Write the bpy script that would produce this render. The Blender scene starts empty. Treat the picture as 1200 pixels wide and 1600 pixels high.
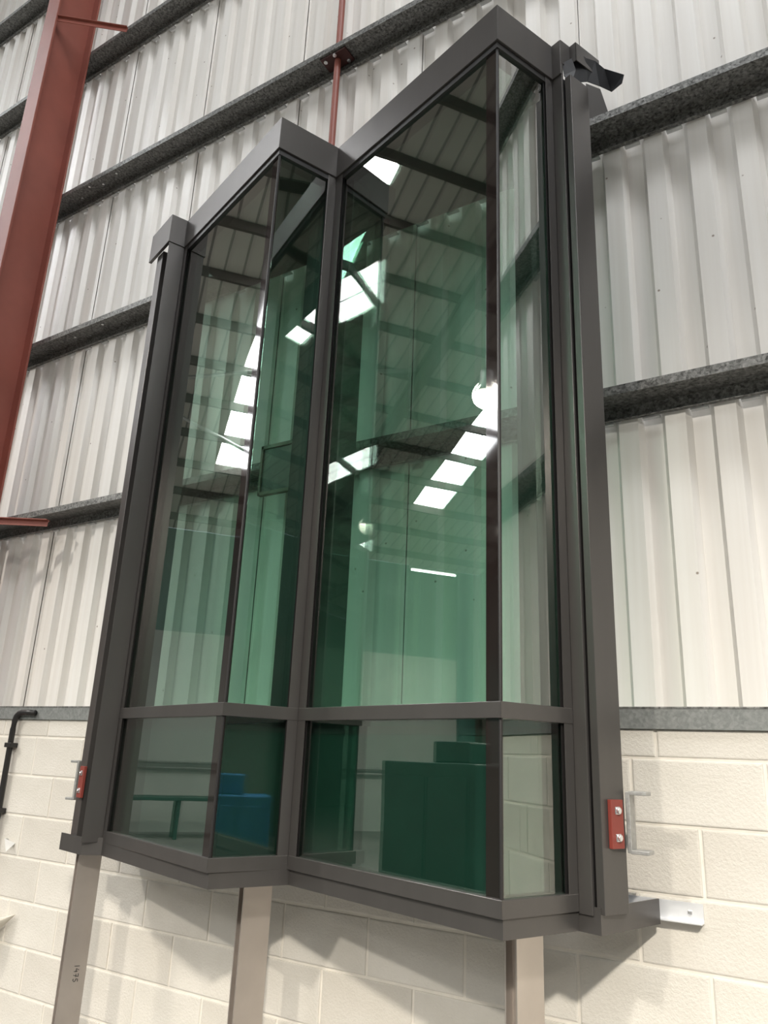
import bpy, bmesh, math, random
from mathutils import Vector, Matrix
random.seed(7)
scene = bpy.context.scene
COL = scene.collection

# ---------------------------------------------------------------- camera
cam_d = bpy.data.cameras.new('camera')
cam = bpy.data.objects.new('camera', cam_d)
COL.objects.link(cam)
F_PX = 1209.9
cam_d.sensor_fit = 'VERTICAL'
cam_d.sensor_height = 36.0
cam_d.lens = F_PX / 1600.0 * 36.0
cam_d.clip_end = 200
YAW, PITCH, ROLL = 0.5804, 0.3081, 0.0425
fw = Vector((-math.sin(YAW)*math.cos(PITCH), math.cos(YAW)*math.cos(PITCH), math.sin(PITCH)))
rt = Vector((math.cos(YAW), math.sin(YAW), 0))
up = rt.cross(fw)
r2 = rt*math.cos(ROLL) + up*math.sin(ROLL)
u2 = up*math.cos(ROLL) - rt*math.sin(ROLL)
M = Matrix((r2, u2, -fw)).transposed().to_4x4()
M.translation = Vector((2.4221, -3.0197, 1.9686))
cam.matrix_world = M
scene.camera = cam

# ---------------------------------------------------------------- world, exposure
world = bpy.data.worlds.new('world'); scene.world = world
world.use_nodes = True
world.node_tree.nodes['Background'].inputs[0].default_value = (0.75, 0.85, 1.0, 1)
world.node_tree.nodes['Background'].inputs[1].default_value = 1.0
vs = scene.view_settings
vs.view_transform = 'Standard'; vs.look = 'None'; vs.gamma = 1.0
vs.use_curve_mapping = False
vs.exposure = 0.46
ROOFLIGHT = 15.0        # daylight seen through the translucent roof sheets
HIGHBAY = 1900.0        # watts of each high-bay lamp

# ================================================================ helpers
def link(o, parent=None):
    COL.objects.link(o)
    if parent is not None:
        o.parent = parent
    return o

def mesh_obj(name, verts, faces, mat, parent=None, smooth=False):
    me = bpy.data.meshes.new(name)
    me.from_pydata([tuple(v) for v in verts], [], faces)
    bm = bmesh.new(); bm.from_mesh(me)
    bmesh.ops.recalc_face_normals(bm, faces=bm.faces)
    bm.to_mesh(me); bm.free()
    if smooth:
        for p in me.polygons: p.use_smooth = True
    if mat: me.materials.append(mat)
    return link(bpy.data.objects.new(name, me), parent)

class MB:
    """collects solids into one mesh"""
    def __init__(s): s.v = []; s.f = []
    def prism(s, poly, z0, z1):
        b = len(s.v); n = len(poly)
        s.v += [(x, y, z0) for x, y in poly] + [(x, y, z1) for x, y in poly]
        s.f += [tuple(b+i for i in range(n))[::-1], tuple(b+n+i for i in range(n))]
        for i in range(n):
            j = (i+1) % n
            s.f.append((b+i, b+j, b+n+j, b+n+i))
        return s
    def box(s, x0, x1, y0, y1, z0, z1):
        return s.prism([(x0, y0), (x1, y0), (x1, y1), (x0, y1)], z0, z1)
    def extrude(s, prof, x0, x1):                # profile in (y,z), swept along x
        b = len(s.v); n = len(prof)
        s.v += [(x0, y, z) for y, z in prof] + [(x1, y, z) for y, z in prof]
        s.f += [tuple(b+i for i in range(n)), tuple(b+n+i for i in range(n))[::-1]]
        for i in range(n):
            j = (i+1) % n
            s.f.append((b+i, b+j, b+n+j, b+n+i))
        return s
    def obox(s, c, ax, ay, az, hx, hy, hz):      # oriented box
        b = len(s.v); c = Vector(c)
        for k in (-1, 1):
            for j in (-1, 1):
                for i in (-1, 1):
                    s.v.append(tuple(c + ax*hx*i + ay*hy*j + az*hz*k))
        for q in ((0,2,3,1), (4,5,7,6), (0,1,5,4), (2,6,7,3), (0,4,6,2), (1,3,7,5)):
            s.f.append(tuple(b+i for i in q))
        return s
    def bar(s, p, q, w, h=None, upv=Vector((0,0,1))):
        p = Vector(p); q = Vector(q); d = (q-p); L = d.length; d.normalize()
        if abs(d.dot(upv)) > .98: upv = Vector((0,1,0))
        a = d.cross(upv).normalized(); b2 = a.cross(d).normalized()
        return s.obox((p+q)/2, d, a, b2, L/2, w/2, (h or w)/2)
    def tube(s, pts, r, n=10):
        pts = [Vector(p) for p in pts]; rings = []
        for i, p in enumerate(pts):
            t = (pts[min(i+1, len(pts)-1)] - pts[max(i-1, 0)]).normalized()
            u = t.cross(Vector((0,0,1)))
            if u.length < .05: u = t.cross(Vector((0,1,0)))
            u.normalize(); w = t.cross(u)
            b = len(s.v)
            for k in range(n):
                a = 2*math.pi*k/n
                s.v.append(tuple(p + (u*math.cos(a)+w*math.sin(a))*r))
            rings.append(b)
        for i in range(len(rings)-1):
            for k in range(n):
                j = (k+1) % n
                s.f.append((rings[i]+k, rings[i]+j, rings[i+1]+j, rings[i+1]+k))
        s.f.append(tuple(rings[0]+k for k in range(n))[::-1]); s.f.append(tuple(rings[-1]+k for k in range(n)))
        return s
    def lathe(s, c, prof, n=24, axis='z'):       # prof: (radius, height)
        b = len(s.v); c = Vector(c); m = len(prof)
        for r, h in prof:
            for k in range(n):
                a = 2*math.pi*k/n
                p = Vector((r*math.cos(a), r*math.sin(a), h))
                s.v.append(tuple(c+p))
        for i in range(m-1):
            for k in range(n):
                j = (k+1) % n
                s.f.append((b+i*n+k, b+i*n+j, b+(i+1)*n+j, b+(i+1)*n+k))
        return s
    def build(s, name, mat, parent=None, bevel=0, smooth=False, world_parent=False):
        o = mesh_obj(name, s.v, s.f, mat, parent, smooth)
        if bevel:
            md = o.modifiers.new('bevel', 'BEVEL'); md.width = bevel; md.segments = 2; md.limit_method = 'ANGLE'
            md.harden_normals = False
        return o

def tag(o, label, cat, group=None):
    o['label'] = label; o['category'] = cat
    if group: o['group'] = group
    return o
def struct(o):
    o['kind'] = 'structure'; return o
def empty(name):
    o = bpy.data.objects.new(name, None); o.empty_display_size = .2
    return link(o)

# ================================================================ materials
def new_mat(name):
    m = bpy.data.materials.new(name); m.use_nodes = True
    nt = m.node_tree; b = nt.nodes['Principled BSDF']
    return m, nt, b
def N(nt, t, **kw):
    n = nt.nodes.new(t)
    for k, v in kw.items(): setattr(n, k, v)
    return n
def coords(nt, scale=(1,1,1)):
    tc = N(nt, 'ShaderNodeTexCoord'); mp = N(nt, 'ShaderNodeMapping')
    mp.inputs['Scale'].default_value = scale
    nt.links.new(tc.outputs['Object'], mp.inputs['Vector'])
    return mp.outputs['Vector']
def ramp(nt, fac, stops):
    r = N(nt, 'ShaderNodeValToRGB')
    e = r.color_ramp.elements
    e[0].position, e[0].color = stops[0][0], (*stops[0][1], 1)
    e[1].position, e[1].color = stops[-1][0], (*stops[-1][1], 1)
    for p, c in stops[1:-1]:
        x = e.new(p); x.color = (*c, 1)
    nt.links.new(fac, r.inputs['Fac'])
    return r.outputs['Color']
def noise(nt, vec, scale, detail=3, rough=.5):
    n = N(nt, 'ShaderNodeTexNoise'); n.inputs['Scale'].default_value = scale
    n.inputs['Detail'].default_value = detail; n.inputs['Roughness'].default_value = rough
    nt.links.new(vec, n.inputs['Vector'])
    return n.outputs['Fac']
def mix(nt, fac, a, b, mode='MIX'):
    m = N(nt, 'ShaderNodeMix', data_type='RGBA', blend_type=mode)
    for s, v in ((m.inputs[0], fac), (m.inputs[6], a), (m.inputs[7], b)):
        if isinstance(v, (int, float)): s.default_value = v
        elif isinstance(v, tuple): s.default_value = (*v, 1)
        else: nt.links.new(v, s)
    return m.outputs[2]
def bump(nt, b, h, strength=.2, dist=.01):
    n = N(nt, 'ShaderNodeBump'); n.inputs['Strength'].default_value = strength; n.inputs['Distance'].default_value = dist
    nt.links.new(h, n.inputs['Height']); nt.links.new(n.outputs[0], b.inputs['Normal'])

def plain(name, col, rough=.5, metal=0., var=.12, scale=6., spec=.5):
    m, nt, b = new_mat(name)
    v = coords(nt)
    f = noise(nt, v, scale, 4)
    lo = tuple(c*(1-var) for c in col); hi = tuple(min(1, c*(1+var)) for c in col)
    nt.links.new(ramp(nt, f, [(.3, lo), (.7, hi)]), b.inputs['Base Color'])
    b.inputs['Roughness'].default_value = rough; b.inputs['Metallic'].default_value = metal
    b.inputs['Specular IOR Level'].default_value = spec
    return m

def mat_frame():
    m, nt, b = new_mat('grey_coated_aluminium')
    v = coords(nt, (1, 1, .15))
    f = noise(nt, v, 9, 4)
    nt.links.new(ramp(nt, f, [(.3, (.088, .083, .080)), (.7, (.099, .093, .089))]), b.inputs['Base Color'])
    b.inputs['Roughness'].default_value = .33; b.inputs['Metallic'].default_value = .55
    g = noise(nt, coords(nt), 900, 1)
    bump(nt, b, g, .05, .001)
    return m
FRAME = mat_frame()
BLACK = plain('black_gasket', (.012, .011, .011), .45, var=.2)
EDGE = plain('dark_brown_glass_edge', (.016, .012, .011), .04, var=.15, spec=1.0)
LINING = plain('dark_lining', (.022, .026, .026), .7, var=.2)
SPANDREL = plain('dark_green_spandrel', (.006, .030, .025), .6, var=.15)

def mat_glass(name, tint, refl, fres):
    m, nt, b = new_mat(name)
    nt.nodes.remove(b)
    out = nt.nodes['Material Output']
    tr = N(nt, 'ShaderNodeBsdfTransparent')
    gl = N(nt, 'ShaderNodeBsdfGlossy'); gl.inputs['Roughness'].default_value = 0.0
    n = noise(nt, coords(nt, (1, 1, .6)), .9, 1)
    nt.links.new(ramp(nt, n, [(.3, tuple(c*.97 for c in tint)), (.7, tint)]), tr.inputs['Color'])
    gl.inputs['Color'].default_value = (1.0, .985, .96, 1)
    fc = N(nt, 'ShaderNodeLayerWeight'); fc.inputs['Blend'].default_value = .5
    lw = N(nt, 'ShaderNodeMath', operation='POWER'); lw.inputs[1].default_value = 3.0
    nt.links.new(fc.outputs['Facing'], lw.inputs[0])
    ma = N(nt, 'ShaderNodeMath', operation='MULTIPLY_ADD', use_clamp=True)
    ma.inputs[1].default_value = fres; ma.inputs[2].default_value = refl
    nt.links.new(lw.outputs[0], ma.inputs[0])
    mx = N(nt, 'ShaderNodeMixShader')
    nt.links.new(ma.outputs[0], mx.inputs[0]); nt.links.new(tr.outputs[0], mx.inputs[1]); nt.links.new(gl.outputs[0], mx.inputs[2])
    # slow waviness of tempered panes
    bn = N(nt, 'ShaderNodeBump'); bn.inputs['Strength'].default_value = .018; bn.inputs['Distance'].default_value = .02
    nt.links.new(noise(nt, coords(nt, (1, 1, .5)), 3.2, 1), bn.inputs['Height'])
    nt.links.new(bn.outputs[0], gl.inputs['Normal'])
    nt.links.new(mx.outputs[0], out.inputs['Surface'])
    return m
GLASS = mat_glass('green_reflective_glass', (.73, .90, .825), .12, 1.1)

def mat_sheet():
    m, nt, b = new_mat('offwhite_profiled_sheet')
    v = coords(nt, (1, 1, .12))
    f = noise(nt, v, 2.5, 4, .6)
    base = ramp(nt, f, [(.25, (.75, .712, .655)), (.55, (.82, .795, .75)), (.8, (.78, .76, .73))])
    # upright streaks of glossy sheen painted into the colour
    st = noise(nt, coords(nt, (14, 14, .35)), 1.0, 3, .6)
    base = mix(nt, .35, base, ramp(nt, st, [(.35, (.68, .645, .61)), (.62, (.86, .85, .84))]))
    # small dark specks
    vo = N(nt, 'ShaderNodeTexVoronoi'); vo.inputs['Scale'].default_value = 7.5
    nt.links.new(coords(nt), vo.inputs['Vector'])
    base = mix(nt, ramp(nt, vo.outputs['Distance'], [(.03, (1, 1, 1)), (.055, (0, 0, 0))]), base, (.30, .25, .21))
    nt.links.new(base, b.inputs['Base Color'])
    b.inputs['Roughness'].default_value = .34
    b.inputs['Specular IOR Level'].default_value = .55
    bump(nt, b, noise(nt, coords(nt, (1, 1, .3)), 7, 2), .06, .01)
    return m
SHEET = mat_sheet()

def mat_block(name='painted_block'):
    m, nt, b = new_mat(name)
    oi = N(nt, 'ShaderNodeObjectInfo')
    v = coords(nt)
    f = noise(nt, v, 3.5, 5, .6)
    base = ramp(nt, f, [(.3, (.63, .60, .54)), (.7, (.71, .68, .625))])
    rnd = ramp(nt, oi.outputs['Random'], [(0, (.90, .89, .88)), (1, (1, 1, 1))])
    base = mix(nt, 1.0, base, rnd, 'MULTIPLY')
    sp = noise(nt, v, 26, 3, .7)
    base = mix(nt, ramp(nt, sp, [(.72, (0, 0, 0)), (.80, (1, 1, 1))]), base, (.42, .37, .31))
    nt.links.new(base, b.inputs['Base Color'])
    b.inputs['Roughness'].default_value = .62
    h = noise(nt, v, 85, 4, .65)
    bump(nt, b, h, .55, .006)
    return m
BLOCK = mat_block()
MORTAR = plain('painted_mortar', (.74, .70, .63), .7, var=.06, scale=20)

def mat_galv(name, lo, hi, rough, metal):
    m, nt, b = new_mat(name)
    vo = N(nt, 'ShaderNodeTexVoronoi'); vo.inputs['Scale'].default_value = 85
    nt.links.new(coords(nt), vo.inputs['Vector'])
    f = noise(nt, coords(nt), 55, 5, .75)
    c = mix(nt, .5, ramp(nt, f, [(.38, lo), (.64, hi)]), ramp(nt, vo.outputs['Color'], [(.2, lo), (.85, hi)]))
    nt.links.new(c, b.inputs['Base Color'])
    b.inputs['Metallic'].default_value = metal
    b.inputs['Roughness'].default_value = rough
    return m
RAIL = mat_galv('weathered_galvanised_rail', (.034, .034, .031), (.30, .30, .29), .5, .35)
GALV = mat_galv('galvanised_steel', (.30, .30, .29), (.42, .42, .41), .45, .5)
FLASH = mat_galv('grey_flashing', (.17, .18, .175), (.27, .28, .27), .6, .3)
ALU = plain('bright_aluminium', (.84, .85, .87), .3, .45, .06, 12)
SILVER = plain('lit_spot_silver', (.62, .63, .64), .45, .3, .1, 30)
BOLT = plain('zinc_bolt', (.75, .75, .76), .25, .9, .05)
POSTM = plain('mill_finish_post', (.56, .51, .47), .36, .85, .08, 5)
RED = plain('red_oxide_paint', (.27, .080, .058), .5, 0, .12, 3)
PADRED = plain('red_packer_plastic', (.20, .035, .025), .5, 0, .06)
MEMBRANE = plain('black_rubber_membrane', (.008, .009, .012), .6, 0, .3, 12)
INK = plain('black_marker_ink', (.02, .02, .02), .8)
DARKP = plain('dark_steel_paint', (.055, .042, .036), .6)
PIPE = plain('black_pipe', (.014, .013, .013), .4)
WHITEP = plain('white_wall_paint', (.30, .32, .30), .7, var=.08, scale=.8)

def mat_floor():
    m, nt, b = new_mat('concrete_floor')
    f = noise(nt, coords(nt), .7, 6, .6)
    nt.links.new(ramp(nt, f, [(.3, (.10, .10, .095)), (.7, (.17, .165, .155))]), b.inputs['Base Color'])
    b.inputs['Roughness'].default_value = .5
    return m
FLOOR = mat_floor()
GREYW = plain('grey_wall_paint', (.13, .135, .13), .7, var=.1, scale=.8)
TEAL = plain('dark_teal_cladding', (.05, .12, .105), .5, var=.15, scale=1.5)
def mat_roof():
    m, nt, b = new_mat('roof_liner_sheet')
    w = N(nt, 'ShaderNodeTexWave'); w.bands_direction = 'Y'; w.inputs['Scale'].default_value = .95; w.inputs['Distortion'].default_value = 0
    nt.links.new(coords(nt), w.inputs['Vector'])
    f = noise(nt, coords(nt, (.4, 1, 1)), 1.2, 4)
    c = mix(nt, ramp(nt, w.outputs['Fac'], [(.93, (0, 0, 0)), (.98, (1, 1, 1))]), ramp(nt, f, [(.3, (.40, .38, .355)), (.7, (.48, .455, .42))]), (.16, .15, .14))
    nt.links.new(c, b.inputs['Base Color']); b.inputs['Roughness'].default_value = .6
    return m
ROOF = mat_roof()
def emit(name, col, strength, streak=0.):
    m, nt, b = new_mat(name)
    nt.nodes.remove(b)
    e = N(nt, 'ShaderNodeEmission'); e.inputs['Strength'].default_value = strength
    f = noise(nt, coords(nt, (.6, 7, 1)), 2.0, 3)
    nt.links.new(ramp(nt, f, [(.35, tuple(c*(1-streak) for c in col)), (.65, col)]), e.inputs['Color'])
    nt.links.new(e.outputs[0], nt.nodes['Material Output'].inputs['Surface'])
    return m
DAYLIGHT = emit('translucent_rooflight', (.97, .985, 1.0), ROOFLIGHT, .25)
LAMPGLOW = emit('lamp_glow', (1.0, .95, .86), 5.0)
TUBEGLOW = emit('fluorescent_glow', (.95, 1.0, .97), 14.0)

# ================================================================ the setting
XL, XR, YF = -18.1, 14.0, -30.0          # hall: left eaves wall, right eaves wall, far gable
XRIDGE = -2.0
def roof_z(x):
    zr = 12.0 + .33*(XRIDGE+5.5)
    return 12.0 + .33*(x+5.5) if x <= XRIDGE else zr - .33*(x-XRIDGE)

struct(MB().box(XL-.3, XR+.3, YF-.3, .4, -.2, 0).build('floor', FLOOR))

# --- gable wall behind the bay: painted blockwork below, profiled sheets above
Z_FL0, Z_FL1 = 2.112, 2.187
wm = MB()
wm.box(XL, XR, .0045, .16, 0, Z_FL0)                       # mortar face behind the blocks
wb = len(wm.v)
pts = [(XL, 0), (XR, 0), (XR, roof_z(XR)), (XRIDGE, roof_z(XRIDGE)), (XL, roof_z(XL))]
wm.v += [(x, .27, z) for x, z in pts] + [(x, .34, z) for x, z in pts]
n = 5
wm.f += [tuple(wb+i for i in range(n)), tuple(wb+n+i for i in range(n))[::-1]]
for i in range(n):
    j = (i+1) % n; wm.f.append((wb+i, wb+j, wb+n+j, wb+n+i))
wall_back = struct(wm.build('wall_back', MORTAR))

BX0, BX1 = -3.6, 4.05
block_meshes = {}
def block_mesh(w, h):
    k = (round(w, 3), round(h, 3))
    if k in block_meshes: return block_meshes[k]
    bm = bmesh.new()
    bmesh.ops.create_cube(bm, size=1)
    for v_ in bm.verts:
        v_.co.x *= w; v_.co.y = v_.co.y*.05 + .025; v_.co.z *= h
    front = [e for e in bm.edges if all(v_.co.y < .01 for v_ in e.verts)]
    bmesh.ops.bevel(bm, geom=front, offset=.006, segments=2, affect='EDGES', profile=.6)
    me = bpy.data.meshes.new('block'); bm.to_mesh(me); bm.free()
    me.materials.append(BLOCK); block_meshes[k] = me
    return me
def add_block(x0, x1, z0, z1):
    x0 = max(x0, BX0); x1 = min(x1, BX1)
    if x1-x0 < .05: return
    o = bpy.data.objects.new('block', block_mesh(x1-x0-.010, z1-z0-.010))
    o.location = ((x0+x1)/2, random.uniform(-.0012, .0012), (z0+z1)/2)
    link(o, wall_back)
for row in range(0, 9):                                     # running bond, joints at multiples of .45 in every other course
    z0 = 1.335 - .225*6 + .225*row; z1 = z0+.225
    if z1 < .1: continue
    z0 = max(z0, .005)
    shift = 0 if (row - 5) % 2 == 0 else .225
    x = -4.05 + shift - .45
    while x < BX1:
        add_block(x, x+.45, z0, z1); x += .45
x = 1.67 - .45*12
z_prev = 1.335 + .225*3
while x < BX1:
    add_block(x, x+.45, z_prev, Z_FL0+.006); x += .45
# blockwork too far along the wall to tell apart
for a, c in ((XL, BX0), (BX1, XR)):
    MB().box(a, c, .001, .05, 0, Z_FL0).build('blockwork', BLOCK, wall_back)

# profiled sheets, 1 m cover width, five ribs each
Y_V = .234
def sheet_profile(x0, x1):
    pts = []
    def y_at(x):
        p = (x - 1.5376) % .2
        if p < .010: return Y_V + (.195-Y_V)*(.5 + p/.020)
        if p < .095: return .195
        if p < .115: return .195 + (Y_V-.195)*(p-.095)/.020
        if p < .190: return Y_V
        return Y_V + (.195-Y_V)*((p-.190)/.020)
    xs = {x0, x1}
    k0 = math.floor((x0-1.5376)/.2) - 1
    for k in range(k0, k0+9):
        for p in (.010, .095, .115, .190):
            xx = 1.5376 + .2*k + p
            if x0 < xx < x1: xs.add(xx)
    return [(x, y_at(x)) for x in sorted(xs)]
s0 = 1.4455 - 20
while s0 < XR:
    a, c = max(s0, XL+.01), min(s0+.9975, XR-.01)
    if c - a > .1:
        pr = sheet_profile(a, c)
        nn = len(pr)
        dy = random.uniform(-.0015, .0015)
        vv = [(x, y+dy, Z_FL1-.02) for x, y in pr] + [(x, y+dy, roof_z(x)-.02) for x, y in pr]
        # split at the ridge handled by fine spacing of the profile
        mesh_obj('cladding_sheet', vv, [(i, i+1, nn+i+1, nn+i) for i in range(nn-1)], SHEET, wall_back)
    s0 += 1.0

# drip flashing where sheets meet blocks
fl = MB()
fl.extrude([(-.012, Z_FL0), (-.008, Z_FL0), (-.008, Z_FL1-.004), (.23, Z_FL1+.004), (.23, Z_FL1+.008), (-.012, Z_FL1)], XL, XR)
struct(fl.build('trim_1', FLASH))
fl2 = MB().box(XL, XR, -.014, .0, Z_FL1-.002, Z_FL1+.004)
fl2.build('flashing_edge', RAIL, bpy.data.objects['trim_1'])

# --- other walls
def side_wall(name, x, sgn, mat):
    o = struct(MB().box(min(x, x+sgn*.3), max(x, x+sgn*.3), YF, .34, 0, 5.0).build(name, mat))
    MB().box(min(x+sgn*.02, x+sgn*.3), max(x+sgn*.02, x+sgn*.3), YF, .34, 5.0, roof_z(x)).build('upper_cladding', TEAL, o)
    return o
side_wall('wall_left', XL, -1, WHITEP); side_wall('wall_right', XR, 1, GREYW)
wf = MB(); wb = 0
wf.v += [(x, YF, z) for x, z in pts] + [(x, YF-.2, z) for x, z in pts]
wf.f += [tuple(range(5))[::-1], tuple(5+i for i in range(5))]
for i in range(5):
    j = (i+1) % 5; wf.f.append((i, j, 5+j, 5+i))
struct(wf.build('wall_front', TEAL))

struct(MB().box(XL+.001, XL+.07, -20.0, -11.2, 0, 5.02).build('added_dark_door', TEAL))  # unseen dark door, added to darken what the glass corner reflects
for k in range(20):
    MB().box(XL+.07, XL+.085, -19.95, -11.25, .02+.25*k, .24+.25*k).build('added_door_slat', TEAL, bpy.data.objects['added_dark_door'])
# --- roof with translucent strips
STRIPS = {0: [(-3.53, -2.40, -15.15, -6.27), (-9.03, -8.10, -15.15, -4.05), (-14.8, -13.8, -15.15, -4.05), (-20.5, -19.5, -15.15, -4.05)],
          1: [(-3.53, -2.40, -1.06, 11.15), (-6.90, -6.05, 7.25, 8.36), (-10.15, -9.0, 3.20, 5.42), (-16.4, -15.4, 5.60, 10.04), (-22.4, -21.4, 2.27, 10.04)]}  # first strip on this slope is added to brighten the wall at right
SPAN = {0: (XL, XRIDGE), 1: (XRIDGE, XR)}
rm = MB()
def slope_quad(xa, xb, ya, yb):
    t = .06
    b = len(rm.v)
    for dz in (0, t):
        rm.v += [(xa, ya, roof_z(xa)+dz), (xb, ya, roof_z(xb)+dz), (xb, yb, roof_z(xb)+dz), (xa, yb, roof_z(xa)+dz)]
    rm.f += [(b, b+1, b+2, b+3), (b+4, b+7, b+6, b+5), (b, b+4, b+5, b+1), (b+1, b+5, b+6, b+2), (b+2, b+6, b+7, b+3), (b+3, b+7, b+4, b)]
for sl in (0, 1):
    xa0, xb0 = SPAN[sl]; top = .34
    for (ya, yb, xa, xb) in STRIPS[sl]:
        slope_quad(xa0, xb0, yb, top)
        slope_quad(xa0, xa, ya, yb); slope_quad(xb, xb0, ya, yb); top = ya
    slope_quad(xa0, xb0, YF, top)
ceiling = struct(rm.build('ceiling', ROOF))
PX = [-15.15 + 1.11*k for k in range(-2, 12)]
PX = [p for p in PX if p < XRIDGE-.2]
PXR = [2*XRIDGE - p for p in PX if 2*XRIDGE - p < XR]
for sl in (0, 1):
    for (ya, yb, xa, xb) in STRIPS[sl]:
        k = 0
        while xa + 1.11*(k+1) <= xb + .01:
            p0, p1 = xa+1.11*k, xa+1.11*(k+1)
            for h, (y0_, y1_) in enumerate((((ya), (ya+yb)/2-.014), ((ya+yb)/2+.014, yb))):
                mesh_obj('rooflight_panel', [(p0, y0_, roof_z(p0)+.02), (p1, y0_, roof_z(p1)+.02), (p1, y1_, roof_z(p1)+.02), (p0, y1_, roof_z(p0)+.02)], [(0, 3, 2, 1)], DAYLIGHT, ceiling)
            k += 1
for p in PX + PXR:
    z = roof_z(p)
    MB().box(p-.035, p+.035, YF, .25, z-.20, z-.01).build('roof_purlin', DARKP, ceiling)

# ================================================================ wall rails, column, rods
RAIL_Z = [3.508, 4.985, 6.435, 8.02, 9.55]
RY0, RY1 = .045, .190
def rail_profile(z):
    t = .004
    return [(RY0, z), (RY1-t, z), (RY1-t, z-.060), (RY1-.022, z-.060), (RY1-.022, z-.064), (RY1, z-.064), (RY1, z+t),
            (RY0+t, z+t), (RY0+t, z+.038), (RY0+.018, z+.038), (RY0+.018, z+.042), (RY0, z+.042)]
rail_words = ['galvanised wall rail level with the middle of the bay, lowest of the rails',
              'galvanised wall rail level with the top of the bay, second from below',
              'galvanised wall rail just above the bay, carrying the bolted red rod bracket',
              'galvanised wall rail near the top, met by the upper red brace from the column',
              'galvanised wall rail in the far top left corner, highest in view']
lit_spot_me = None
for z, w in zip(RAIL_Z, rail_words):
    half = (z - 12.0)/.33 - 5.5
    xa = max(XL, half) + .1; xb = min(XR, 2*XRIDGE - half) - .1
    o = tag(MB().extrude(rail_profile(z), xa, xb).build('wall_rail', RAIL), w, 'rail', 'galvanised rails across the clad wall')
    k = -32
    while True:
        xv = 1.5376 + .2*k + .1525
        k += 1
        if xv < -5.0: continue
        if xv > 3.2: break
        if lit_spot_me is None:
            c = MB().box(-.036, .036, .189, .213, -.007, .004).build('lit_spot_tab', SILVER, o)  # silver tabs stand in for lit spots in the gaps under the flange
            lit_spot_me = c.data
        else:
            c = link(bpy.data.objects.new('lit_spot_tab', lit_spot_me), o)
        c.location = (xv, 0, z-.064)
# bolts on the rails by the column
bolt_me = MB().lathe((0, 0, 0), [(.0001, -.008), (.010, -.008), (.010, 0), (.0001, 0)], 8).build('rail_bolt', BOLT)
bm_ = bolt_me.data; bpy.data.objects.remove(bolt_me)
for zi, spots in ((2, [(-2.69, .07), (-2.56, .11), (-2.36, .08), (-2.86, .13)]), (1, [(-2.55, .10), (-2.2, .08), (-2.42, .14)])):
    for x, y in spots:
        o = bpy.data.objects.new('rail_bolt', bm_); o.location = (x, y, RAIL_Z[zi])
        link(o, [q for q in bpy.data.objects if q.name.startswith('wall_rail')][zi])

# red column: I section, flanges facing the hall and the rails
cx, hw = -3.112, .092
c0, c1 = -.335, .040
zc = roof_z(cx) - .02
col_o = empty('steel_column')
tag(col_o, 'red oxide painted steel column standing against the wall at far left', 'column')
MB().box(cx-hw, cx+hw, c0, c0+.016, 0, zc).build('front_flange', RED, col_o, .002)
MB().box(cx-hw, cx+hw, c1-.016, c1, 0, zc).build('rear_flange', RED, col_o, .002)
MB().box(cx-.006, cx+.006, c0+.016, c1-.016, 0, zc).build('web', RED, col_o)
MB().box(cx-.2, cx+.2, c0-.1, c1, 0, .025).build('base_plate', RED, col_o)
def fly_brace(p, q, label):
    d = (Vector(q)-Vector(p))
    m = MB().bar(p, q, .050, .006)
    m.bar(Vector(p)+Vector((0, 0, -.022)), Vector(q)+Vector((0, 0, -.022)), .006, .046)
    o = tag(m.build('fly_brace', RED), label, 'brace', 'red braces from the column to the rails')
    return o
fly_brace((cx+.075, c0+.022, 8.12), (-2.515, .04, 8.035), 'slim red angle brace running from the column top to a rail')
fly_brace((cx+.075, c0+.022, 3.475), (-2.36, .03, 3.45), 'slim red angle brace at the left edge below the lowest rail')

# anti-sag rod with its clip under the third rail
def sag_rod(z0, z1, label):
    return tag(MB().tube([(-.157, .115, z0), (-.157, .115, z1)], .022, 12).build('tie_rod', RED, smooth=False), label, 'rod', 'red tie rods between rails')
sag_rod(RAIL_Z[1]+.008, RAIL_Z[2]-.02, 'red vertical tie rod below the bracketed rail, dropping behind the bay')
sag_rod(RAIL_Z[2]+.01, RAIL_Z[3]-.004, 'red vertical tie rod above the bracketed rail, leaving at the picture top')
cl = empty('rod_bracket'); tag(cl, 'red clip bracket, shade put into its colour, with three bolts under the third rail', 'bracket')
MB().box(-.265, -.06, .062, .175, RAIL_Z[2]-.016, RAIL_Z[2]-.002).build('plate', plain('shaded_red_paint', (.055, .016, .014), .6), cl, .003)  # red darkened in its colour for the shade on the underside
for x, y in ((-.235, .085), (-.150, .070), (-.090, .150)):
    o = bpy.data.objects.new('bolt', bm_); o.location = (x, y, RAIL_Z[2]-.016); o.scale = (1.4, 1.4, 1.4); link(o, cl)

# ================================================================ bay window
f0 = (-1.173, -.352); f1 = (-.902, -.441); A0 = (-.866, -.349); C1 = (.168, -.690)
V = (.295, -.371); C2 = (1.372, -.698); D = (1.497, -.385); E_ = (1.546, -.400)
PATH = [f0, f1, A0, C1, V, C2, D, E_]
def offset(path, dist):
    """offset to the wall side with mitred corners"""
    out = []
    n = len(path)
    dirs = []
    for i in range(n-1):
        t = Vector((path[i+1][0]-path[i][0], path[i+1][1]-path[i][1])).normalized()
        dirs.append(t)
    for i in range(n):
        ts = [dirs[k] for k in (i-1, i) if 0 <= k < n-1]
        ns = [Vector((-t.y, t.x)) for t in ts]
        p = Vector(path[i])
        if len(ns) == 1: q = p + ns[0]*dist
        else:
            b = ns[0]+ns[1]; b.normalize()
            q = p + b*(dist/max(.25, b.dot(ns[0])))
        out.append((q.x, q.y))
    return out
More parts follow.
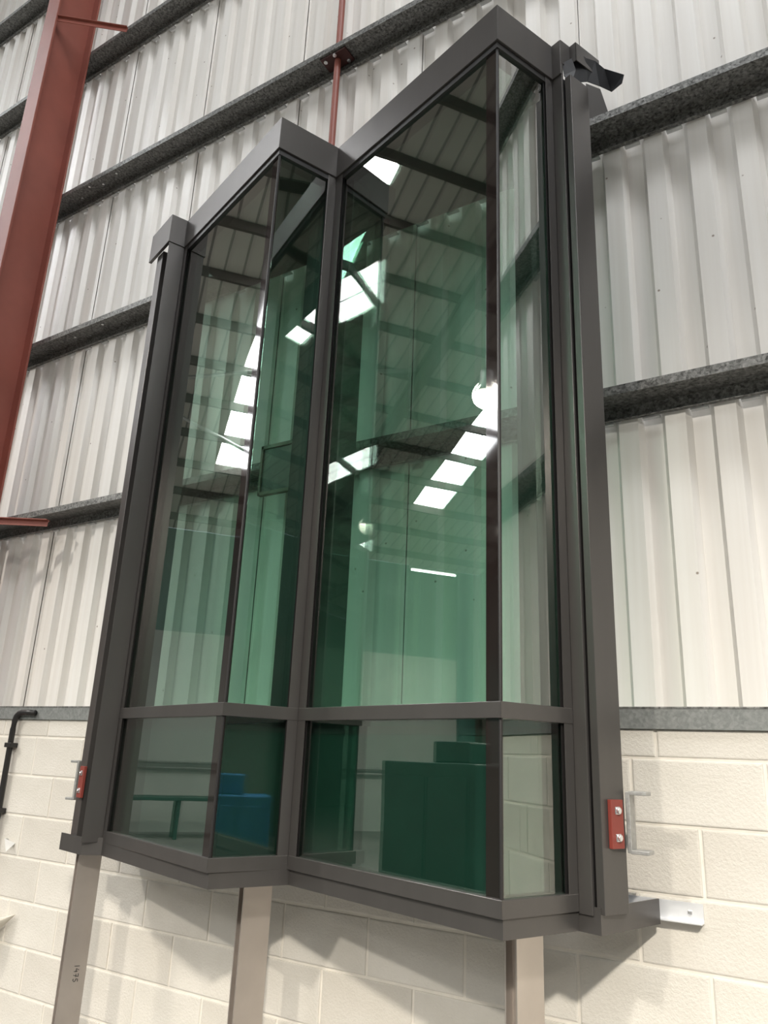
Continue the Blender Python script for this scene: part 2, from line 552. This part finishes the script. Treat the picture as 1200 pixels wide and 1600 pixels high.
def lerp(a, b, t): return (a[0]+(b[0]-a[0])*t, a[1]+(b[1]-a[1])*t)
def dist2(a, b): return math.hypot(a[0]-b[0], a[1]-b[1])
def unit(a, b):
    L = dist2(a, b); return ((b[0]-a[0])/L, (b[1]-a[1])/L)
ZB0, ZB1 = 1.532, 1.584
ZM0, ZM1 = 2.106, 2.158
ZT0, ZT1 = 4.890, 5.082
bay = empty('glazed_bay')
tag(bay, 'large dark grey sawtooth bay with green reflective glass panes on metal posts', 'glazed bay')
BV = .0018
P06 = offset(PATH, .055); P04 = offset(PATH, .004)
def seg(name, path, off, i, z0, z1, mat=FRAME, ta=0., tb=1., bevel=BV):
    a, b = lerp(path[i], path[i+1], ta), lerp(path[i], path[i+1], tb)
    c, d = lerp(off[i], off[i+1], tb), lerp(off[i], off[i+1], ta)
    return MB().prism([a, b, c, d], z0, z1).build(name, mat, bay, bevel)
# fascia boards (each facet its own board)
FPATH = offset(PATH, -.006); FIN = offset(PATH, .012)
for i in range(1, 7):
    seg('fascia', FPATH, FIN, i, ZT0, ZT1)
# stub of the fascia at the left end, cut on the slant
a, b = FPATH[0], FPATH[1]; ai, bi = FIN[0], FIN[1]
vv = [(*lerp(a, b, -.02), ZT0), (*b, ZT0), (*b, ZT1), (*a, ZT1), (*lerp(ai, bi, -.02), ZT0), (*bi, ZT0), (*bi, ZT1), (*ai, ZT1)]
mesh_obj('fascia', vv, [(0, 1, 2, 3), (7, 6, 5, 4), (0, 4, 5, 1), (1, 5, 6, 2), (2, 6, 7, 3), (3, 7, 4, 0)], FRAME, bay)
# rails and transoms on the four glazed facets: 2=A1, 3=A2, 4=B1, 5=B2
FAC = (2, 3, 4, 5)
for i in FAC:
    seg('bottom_rail', PATH, P06, i, ZB0, ZB1)
    seg('transom', PATH, P06, i, ZM0, ZM1)
    seg('head_rail', P04, P06, i, ZT0-.03, ZT0-.001, BLACK, bevel=0)
# upright mullions
G04 = offset(PATH, .0015)
def mull(i, t0, t1, z0=ZB0, z1=ZT0, name='mullion'):
    return seg(name, G04, P06, i, z0, z1, FRAME, t0, t1)
LA, LB = dist2(A0, C1), dist2(V, C2)
SA, SB = dist2(C1, V), dist2(C2, D)
mull(2, 0.0, .040/LA); mull(3, 1-.050/SA, 1.0); mull(4, 0.0, .055/LB); mull(5, 1-.045/SB, 1.0)
seg('mullion', PATH, offset(PATH, .012), 1, ZB0, ZT0)                       # left end face
seg('mullion', PATH, offset(PATH, .012), 6, ZB0-.005, ZT0)   # right end fin
# black glazing rebates beside the mullions
seg('gasket', offset(PATH, .012), P06, 2, ZB1, ZT0, BLACK, .040/LA, .052/LA, 0)
seg('gasket', offset(PATH, .012), P06, 3, ZB1, ZT0, BLACK, 1-.060/SA, 1-.050/SA, 0)
seg('gasket', offset(PATH, .012), P06, 4, ZB1, ZT0, BLACK, .055/LB, .068/LB, 0)
seg('gasket', offset(PATH, .012), P06, 5, ZB1, ZT0, BLACK, 1-.060/SB, 1-.045/SB, 0)
# panes
GO, GI = offset(PATH, .016), offset(PATH, .040)
SO, SI = offset(PATH, .0125), offset(PATH, .0155)       # dark edge band on the outer face of the glass
lens = {2: LA, 3: SA, 4: LB, 5: SB}
words = {2: 'left long facet', 3: 'left short facet', 4: 'right long facet', 5: 'right short facet'}
for i in FAC:
    for z0, z1, lower in ((ZM1-.004, ZT0-.004, False), (ZB1-.004, ZM0+.004, True)):
        a, b, c, d = GO[i], GO[i+1], GI[i+1], GI[i]
        p = MB().prism([a, b, c, d], z0, z1).build('glass_pane', GLASS, bay)
        # dark edge band along the glass-to-glass corner
        w = (.062 if i in (2, 4) else .010)/lens[i]
        if i in (2, 4): q = [lerp(SO[i], SO[i+1], 1-w), SO[i+1], SI[i+1], lerp(SI[i], SI[i+1], 1-w)]
        else: q = [SO[i], lerp(SO[i], SO[i+1], w), lerp(SI[i], SI[i+1], w), SI[i]]
        MB().prism(q, z0, z1).build('edge_band', EDGE, p)
        if lower:
            o2 = offset(PATH, .060); o3 = offset(PATH, .070)
            MB().prism([o2[i], o2[i+1], o3[i+1], o3[i]], ZB0, ZM1-.01).build('spandrel_panel', SPANDREL, p)
# black bead down each glass corner
for k in (3, 5):
    a = Vector(PATH[k]); inw = (Vector(GI[k])-a).normalized()
    c = a + inw*.019
    MB().tube([(c.x, c.y, ZB1), (c.x, c.y, ZT0-.002)], .006, 8).build('corner_bead', BLACK, bay)
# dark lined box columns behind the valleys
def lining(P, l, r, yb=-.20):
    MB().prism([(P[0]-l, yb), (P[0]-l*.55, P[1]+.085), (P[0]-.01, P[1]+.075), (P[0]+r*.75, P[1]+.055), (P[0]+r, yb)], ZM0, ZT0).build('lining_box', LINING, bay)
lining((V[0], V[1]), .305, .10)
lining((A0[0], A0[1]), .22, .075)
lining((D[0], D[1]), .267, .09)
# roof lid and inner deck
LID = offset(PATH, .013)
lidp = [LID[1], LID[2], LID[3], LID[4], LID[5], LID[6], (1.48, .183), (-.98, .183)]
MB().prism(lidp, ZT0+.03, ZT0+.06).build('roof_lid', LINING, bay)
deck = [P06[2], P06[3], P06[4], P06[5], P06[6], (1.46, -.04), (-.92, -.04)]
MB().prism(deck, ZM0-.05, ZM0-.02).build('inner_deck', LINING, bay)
# sill tray
TR = [(-1.166, -.359), (-.925, -.416), (-.856, -.352), (.167, -.675), (.300, -.361), (1.369, -.683), (1.492, -.376), (1.571, -.400), (1.662, -.053)]
TI = offset(TR, .006)
tr = MB()
ZS0, ZS1 = 1.475, 1.553
for i in range(len(TR)-1):
    tr.prism([TR[i], TR[i+1], TI[i+1], TI[i]], ZS0, ZS1)
tr.prism(TI + [(-1.05, -.053)], ZS0, ZS0+.005)
tr.build('sill_tray', FRAME, bay)
# end posts
d1 = Vector((.950, -.312)); d2 = Vector((.372, .928))
def rpoly(p, w, d):
    p = Vector(p); a = p + d1*w
    return [tuple(p), tuple(a), tuple(a+d2*d), tuple(p+d2*d)]
MB().prism(rpoly((1.556, -.390), .030, .118), ZS1-.02, 4.868).build('end_post', FRAME, bay, BV)
MB().prism(rpoly((-1.107, -.350), .085, .10), ZS1-.03, ZT0+.02).build('end_post', FRAME, bay, BV)
# black fills standing in for the shade in the gaps between the end mullions and the end posts
MB().prism([(1.500, -.372), (1.548, -.388), (1.575, -.33), (1.530, -.31)], ZS1-.02, ZT0-.02).build('gap_shade_fill', BLACK, bay)
MB().prism([(-1.020, -.350), (-.905, -.385), (-.885, -.33), (-.985, -.29)], ZS1-.02, ZT0).build('gap_shade_fill', BLACK, bay)
# returns at the right end of the fascia
a = Vector(E_); b = a + d2*.12
MB().prism([tuple(a), tuple(b), tuple(b-d1*.004), tuple(a-d1*.004)], 4.955, ZT1+.004).build('end_return', FRAME, bay)
a = Vector((1.563, -.345)); b = a + d1*.040; c = b + d2*.16
tt = MB(); tt.prism([tuple(a), tuple(b), tuple(b+d2*.004), tuple(a+d2*.004)], 4.98, 5.083)
tt.prism([tuple(b), tuple(c), tuple(c-d1*.004), tuple(b-d1*.004)], 4.98, 5.083)
tt.build('end_return', FRAME, bay)
# crumpled rubber membrane hanging out of the right top corner
mv = [(1.560, -.36, 4.985), (1.600, -.335, 5.055), (1.575, -.32, 4.90), (1.628, -.30, 5.030), (1.622, -.27, 4.925), (1.655, -.25, 5.045),
      (1.66, -.22, 4.925), (1.69, -.235, 4.995), (1.705, -.20, 4.885), (1.775, -.245, 4.905), (1.762, -.24, 4.868)]
mf = [(0, 1, 3), (0, 3, 2), (2, 3, 4), (3, 5, 4), (4, 5, 6), (5, 7, 6), (6, 7, 8), (7, 9, 8), (8, 9, 10)]
mo = mesh_obj('membrane', mv, mf, MEMBRANE, bay)
md = mo.modifiers.new('thick', 'SOLIDIFY'); md.thickness = .004
mv2 = [(1.545, -.385, 4.965), (1.585, -.37, 4.985), (1.55, -.38, 4.90), (1.598, -.36, 4.92), (1.565, -.385, 4.862), (1.590, -.37, 4.875)]
mo2 = mesh_obj('membrane', mv2, [(0, 1, 3, 2), (2, 3, 5, 4)], MEMBRANE, bay)
md = mo2.modifiers.new('thick', 'SOLIDIFY'); md.thickness = .006

# loose closing plate resting on the second rail behind the right end of the bay
pv = [(1.508, .085, 5.30), (1.580, .085, 5.225), (1.626, .085, 4.992), (1.512, .085, 4.992)]
pv = pv + [(x, y+.004, z) for x, y, z in pv]
tag(mesh_obj('closing_plate', pv, [(0, 1, 2, 3), (7, 6, 5, 4), (0, 4, 5, 1), (1, 5, 6, 2), (2, 6, 7, 3), (3, 7, 4, 0)], FRAME),
    'grey metal plate with a slanted edge standing on the rail behind the bay top right', 'plate')

# ================================================================ supports and brackets
def support(p, w, d, label):
    p = Vector(p); t = .006
    def q(a, b): return tuple(p + d1*a + d2*b)
    poly = [q(0, 0), q(t, 0), q(t, .030), q(w-t, .030), q(w-t, 0), q(w, 0), q(w, d), q(0, d)]   # channel, open to the front
    o = MB().prism(poly, 0, ZS0-.001).build('support_post', POSTM)
    return tag(o, label, 'post', 'metal posts under the bay')
support((1.2170, -.334), .054, .125, 'pale metal support post under the right glass corner of the bay')
support((.0195, -.336), .044, .130, 'pale metal support post under the middle of the bay')
lp = support((-1.052, -.339), .040, .110, 'pale metal support post under the left end of the bay, marked 1475')
# handwriting on the left post, turned to read downwards
face_o = Vector((-1.052, -.339)) + d1*.040 + d2*.035
def hand(strokes, u0, v0, s):
    m = MB()
    for st in strokes:
        for (xa, ya), (xb, yb) in zip(st[:-1], st[1:]):
            def P(x, y):          # text x runs down the post, text y runs across the face
                q = face_o + d2*(v0 + y*s) + d1*.0012
                return Vector((q.x, q.y, u0 - x*s))
            m.bar(P(xa, ya), P(xb, yb), .0022, .0022)
    return m
g = [[(0, 0), (.02, 1)],
     [(.75, 1.0), (.45, .45), (1.1, .42)], [(.92, .75), (.95, 0)],
     [(1.35, .95), (1.9, .98), (1.6, .0)], [(1.4, .5), (1.95, .52)],
     [(2.8, .98), (2.35, .95), (2.3, .58), (2.65, .55), (2.78, .28), (2.55, .04), (2.25, .1)]]
hand(g, .978, .018, .0235).build('handwriting', INK, lp)

def pad_bracket(center, nrm, along, chan_c, chan_dir, label):
    e = empty('fixing_bracket'); tag(e, label, 'bracket', 'red packed fixing brackets')
    n3 = Vector((*nrm, 0)); a3 = Vector((*along, 0)); zz = Vector((0, 0, 1))
    c = Vector(center)
    MB().obox(c, a3, n3, zz, .030, .007, .074).build('packer', PADRED, e, .0015)
    for dz in (.041, -.041):
        q = c + zz*dz + n3*.012
        m = MB(); m.tube([q - n3*.006, q + n3*.006], .010, 12)
        m.obox(c + zz*dz + n3*.008, a3, n3, zz, .012, .002, .012)
        m.build('bolt', BOLT, e, .002)
    k = Vector(chan_c); cd = Vector(chan_dir)
    m = MB()
    side = cd.cross(zz)
    m.obox(k, cd, side, zz, .007, .030, .094)
    m.obox(k + cd*.032 + zz*.090, cd, side, zz, .030, .030, .006)
    m.obox(k + cd*.032 - zz*.090, cd, side, zz, .030, .030, .006)
    m.build('channel', GALV, e, .002)
# right: on the side face of the end post; left: on the front of the end post
pr_ = Vector((1.556, -.390)) + d1*.030 + d2*.062
pad_bracket((pr_.x+d1.x*.0078, pr_.y+d1.y*.0078, 1.798), (d1.x, d1.y), (d2.x, d2.y), (1.640, -.262, 1.803), (1, 0, 0),
            'red packer with two bolts and steel channel on the right end post')
pl_ = Vector((-1.058, -.366)) + d1*.024
pad_bracket((pl_.x-d2.x*.0095, pl_.y-d2.y*.0095, 1.798), (-d2.x, -d2.y), (d1.x, d1.y), (-1.152, -.305, 1.80), (-1, 0, 0),
            'red packer with two bolts and steel channel on the left end post')
# aluminium angle on the wall at the right end of the sill
ab = empty('angle_bracket'); tag(ab, 'bright aluminium angle screwed to the block wall beside the sill end', 'bracket')
m = MB(); m.box(1.44, 1.793, -.006, -.001, 1.490, 1.546); m.box(1.44, 1.793, -.044, -.001, 1.486, 1.490)
m.build('angle', ALU, ab)
MB().obox((1.750, -.008, 1.516), Vector((1, 0, 0)), Vector((0, 1, 0)), Vector((0, 0, 1)), .007, .003, .007).build('screw', BOLT, ab, .002)

# dark framed board hung on the rail behind the left short facet
bb = empty('dark_board'); tag(bb, 'small black framed board on the wall behind the left short facet', 'board')
MB().box(-.395, -.18, .012, .030, 3.345, 3.610).build('panel', BLACK, bb)
m = MB()
for q in ((-.405, -.17, 3.605, 3.625), (-.405, -.17, 3.330, 3.348)): m.box(q[0], q[1], .004, .034, q[2], q[3])
m.box(-.408, -.393, .004, .034, 3.330, 3.625); m.box(-.185, -.170, .004, .034, 3.330, 3.625)
m.build('frame', plain('bronze_trim', (.10, .075, .05), .5), bb)

# black conduit with a swan neck at the far left of the block wall
pp = [(-2.045, -.030, 2.150), (-2.12, -.030, 2.153), (-2.175, -.030, 2.152), (-2.205, -.030, 2.146), (-2.228, -.030, 2.130), (-2.240, -.030, 2.10), (-2.243, -.030, 2.05), (-2.240, -.030, 1.5), (-2.240, -.030, .02)]
cd_ = empty('conduit'); tag(cd_, 'black pipe with swan neck clipped to the block wall at left edge', 'pipe')
MB().tube(pp, .017, 12).build('pipe', PIPE, cd_, smooth=True)
for z in (1.955, 1.575): MB().box(-2.272, -2.208, -.052, .0, z-.014, z+.014).build('clip', PIPE, cd_, .003)
# little bent metal hook and a pale cone of paper on the blocks at far left
hk = mesh_obj('wall_hook', [(-2.14, -.002, 1.425), (-2.10, -.05, 1.43), (-2.06, -.002, 1.405), (-2.075, -.045, 1.36), (-2.09, -.004, 1.395)],
              [(0, 1, 4), (1, 2, 4), (1, 3, 2), (1, 4, 3), (2, 3, 4), (0, 4, 1)], plain('pale_tin', (.7, .7, .68), .4))
tag(hk, 'small bent pale metal tab fixed to the blocks at far left', 'hook')
m = MB(); nk = 10
bs = len(m.v); m.v.append((-1.925, -.012, 1.045))
for k in range(nk):
    a = math.pi*2*k/nk
    m.v.append((-2.11 + .05*math.cos(a), -.085 + .08*math.sin(a), .925 + .080*math.cos(a)))
m.f += [(0, 1+k, 1+(k+1) % nk) for k in range(nk)] + [tuple(1+k for k in range(nk))]
tag(m.build('paper_cone', plain('pale_paper', (.68, .64, .56), .7)), 'pale rolled paper cone sticking to the wall at the lower left edge', 'paper')

# ================================================================ the hall in front (seen in the glass)
def portal(y, label):
    e = empty('portal_frame'); tag(e, label, 'frame', 'steel portal frames across the hall')
    for sx, (xa, xb) in (('l', (XL+.35, XRIDGE)), ('r', (XRIDGE, XR-.35))):
        za, zb = roof_z(xa)-.22, roof_z(xb)-.22
        for dz0, dz1, hw_ in ((-.016, 0, .10), (-.40, -.384, .10), (-.39, -.01, .006)):
            vv = []
            for yy in (y-hw_, y+hw_):
                vv += [(xa, yy, za+dz0), (xb, yy, zb+dz0), (xb, yy, zb+dz1), (xa, yy, za+dz1)]
            mesh_obj('rafter', vv, [(0, 1, 2, 3), (7, 6, 5, 4), (0, 4, 5, 1), (1, 5, 6, 2), (2, 6, 7, 3), (3, 7, 4, 0)], DARKP, e)
        xc = xa if sx == 'l' else xb
        zc_ = (za if sx == 'l' else zb)
        m = MB(); m.box(xc-.2, xc-.184, y-.1, y+.1, 0, zc_); m.box(xc+.184, xc+.2, y-.1, y+.1, 0, zc_); m.box(xc-.19, xc+.19, y-.006, y+.006, 0, zc_)
        m.build('column', DARKP, e)
for k, y in enumerate((-5.92, -11.9, -17.9, -23.9)):
    portal(y, 'dark steel portal frame, %s from the clad wall' % ('first', 'second', 'third', 'fourth')[k])
def roof_brace(p, q, label):
    tag(MB().tube([p, q], .045, 10).build('roof_brace', GALV, smooth=True), label, 'brace', 'tubular roof braces')
roof_brace((-12.46, -.3, roof_z(-12.46)-.30), (-10.26, -5.8, roof_z(-10.26)-.30), 'tubular roof brace reflected across the left long pane, upper')
roof_brace((-12.85, -.3, roof_z(-12.85)-.30), (-15.36, -5.8, roof_z(-15.36)-.30), 'tubular roof brace reflected across the left long pane, lower')

def highbay(x, y, z, label, w=HIGHBAY):
    e = empty('high_bay_lamp'); tag(e, label, 'lamp', 'high bay lamps over the hall'); e.location = (x, y, z)
    MB().lathe((0, 0, 0), [(.06, .42), (.10, .40), (.11, .22), (.12, .19), (.20, .05), (.215, 0), (.205, .005), (.18, .06), (.09, .18)], 28).build('reflector', GALV, e, smooth=True)
    MB().lathe((0, 0, 0), [(.001, .03), (.185, .03), (.185, .034), (.001, .034)], 28).build('lens', LAMPGLOW, e)
    MB().tube([(0, 0, .40), (0, 0, roof_z(x)-z-.05)], .012, 6).build('drop_rod', GALV, e)
    ld = bpy.data.lights.new('lamp_light', 'SPOT'); ld.energy = w; ld.color = (1.0, .93, .82)
    ld.spot_size = math.radians(150); ld.spot_blend = .5; ld.shadow_soft_size = .22
    lo = bpy.data.objects.new('lamp_light', ld); lo.location = (0, 0, -.02); link(lo, e)
highbay(-6.2, -5.15, 7.6, 'high bay lamp reflected in the right long pane', 1200)
highbay(5.2, -6.7, 6.3, 'high bay lamp to the right front of the bay', 4000)
highbay(0.0, -9.6, 7.6, 'high bay lamp straight out from the bay')
highbay(-12.5, -9.6, 7.6, 'high bay lamp towards the left eaves wall')
highbay(-6.2, -15.0, 7.6, 'high bay lamp far out on the left')
highbay(6.55, -14.5, 7.6, 'high bay lamp far out on the right')

ft = empty('tube_light'); tag(ft, 'slim fluorescent tube light hung by the left eaves wall', 'lamp')
MB().box(-17.0, -16.86, -10.5, -8.9, 7.44, 7.52).build('batten', WHITEP, ft)
MB().tube([(-16.93, -10.45, 7.40), (-16.93, -8.95, 7.40)], .03, 10).build('tube', TUBEGLOW, ft)
GREEN = plain('machine_green', (.010, .050, .038), .45)
BLUE = plain('machine_blue', (.02, .11, .30), .45)
GREY = plain('machine_grey', (.25, .26, .25), .5)
def machine(name, x, y, rz, label, cat, mat, w, d, h):
    e = empty(name); tag(e, label, cat); e.location = (x, y, 0); e.rotation_euler = (0, 0, rz)
    MB().box(-w/2, w/2, -d/2, d/2, .08, h).build('cabinet', mat, e, .02)
    MB().box(-w/2-.05, w/2+.05, -d/2-.05, d/2+.05, 0, .08).build('plinth', GREY, e)
    MB().box(-w*.42, -w*.02, d/2, d/2+.02, h*.25, h*.92).build('door', mat, e, .005)
    MB().box(w*.02, w*.42, d/2, d/2+.02, h*.25, h*.92).build('door', mat, e, .005)
    MB().box(-w*.1, w*.3, -d*.3, d*.2, h, h+.25).build('motor_housing', mat, e, .02)
    return e
machine('press_machine', -5.3, -4.1, math.radians(-28), 'dark green machine cabinet reflected in the lower right pane', 'machine', GREEN, 1.35, 1.0, 1.95)
machine('blue_cabinet', 6.3, -4.7, math.radians(55), 'blue machine cabinet reflected in the lower left short pane', 'cabinet', BLUE, .9, .7, 1.45)
wk = empty('workbench'); tag(wk, 'long green workbench along the left eaves wall', 'bench'); wk.location = (-16.6, -2.6, 0)
MB().box(-.4, .4, -2.3, 2.3, .84, .92).build('top', GREEN, wk, .01)
for y in (-2.1, 0, 2.1):
    for x in (-.32, .32): MB().box(x-.04, x+.04, y-.04, y+.04, 0, .84).build('leg', GREEN, wk)
for k, z in enumerate((1.52, 1.66)):
    tag(MB().tube([(XL+.08, -28, z), (XL+.08, -.3, z)], .03, 8).build('wall_pipe', GREY, smooth=True), ('lower', 'upper')[k] + ' of two grey pipes along the left eaves wall', 'pipe', 'pipes on the left eaves wall')
rk = empty('storage_rack'); tag(rk, 'grey steel storage rack against the right eaves wall', 'rack'); rk.location = (12.6, -5.5, 0)
for y in (-2.4, 0, 2.4):
    for x in (-.5, .5): MB().box(x-.04, x+.04, y-.04, y+.04, 0, 3.6).build('upright', BLUE, rk)
for z in (.5, 1.7, 2.9): MB().box(-.5, .5, -2.4, 2.4, z, z+.06).build('shelf', GREY, rk)
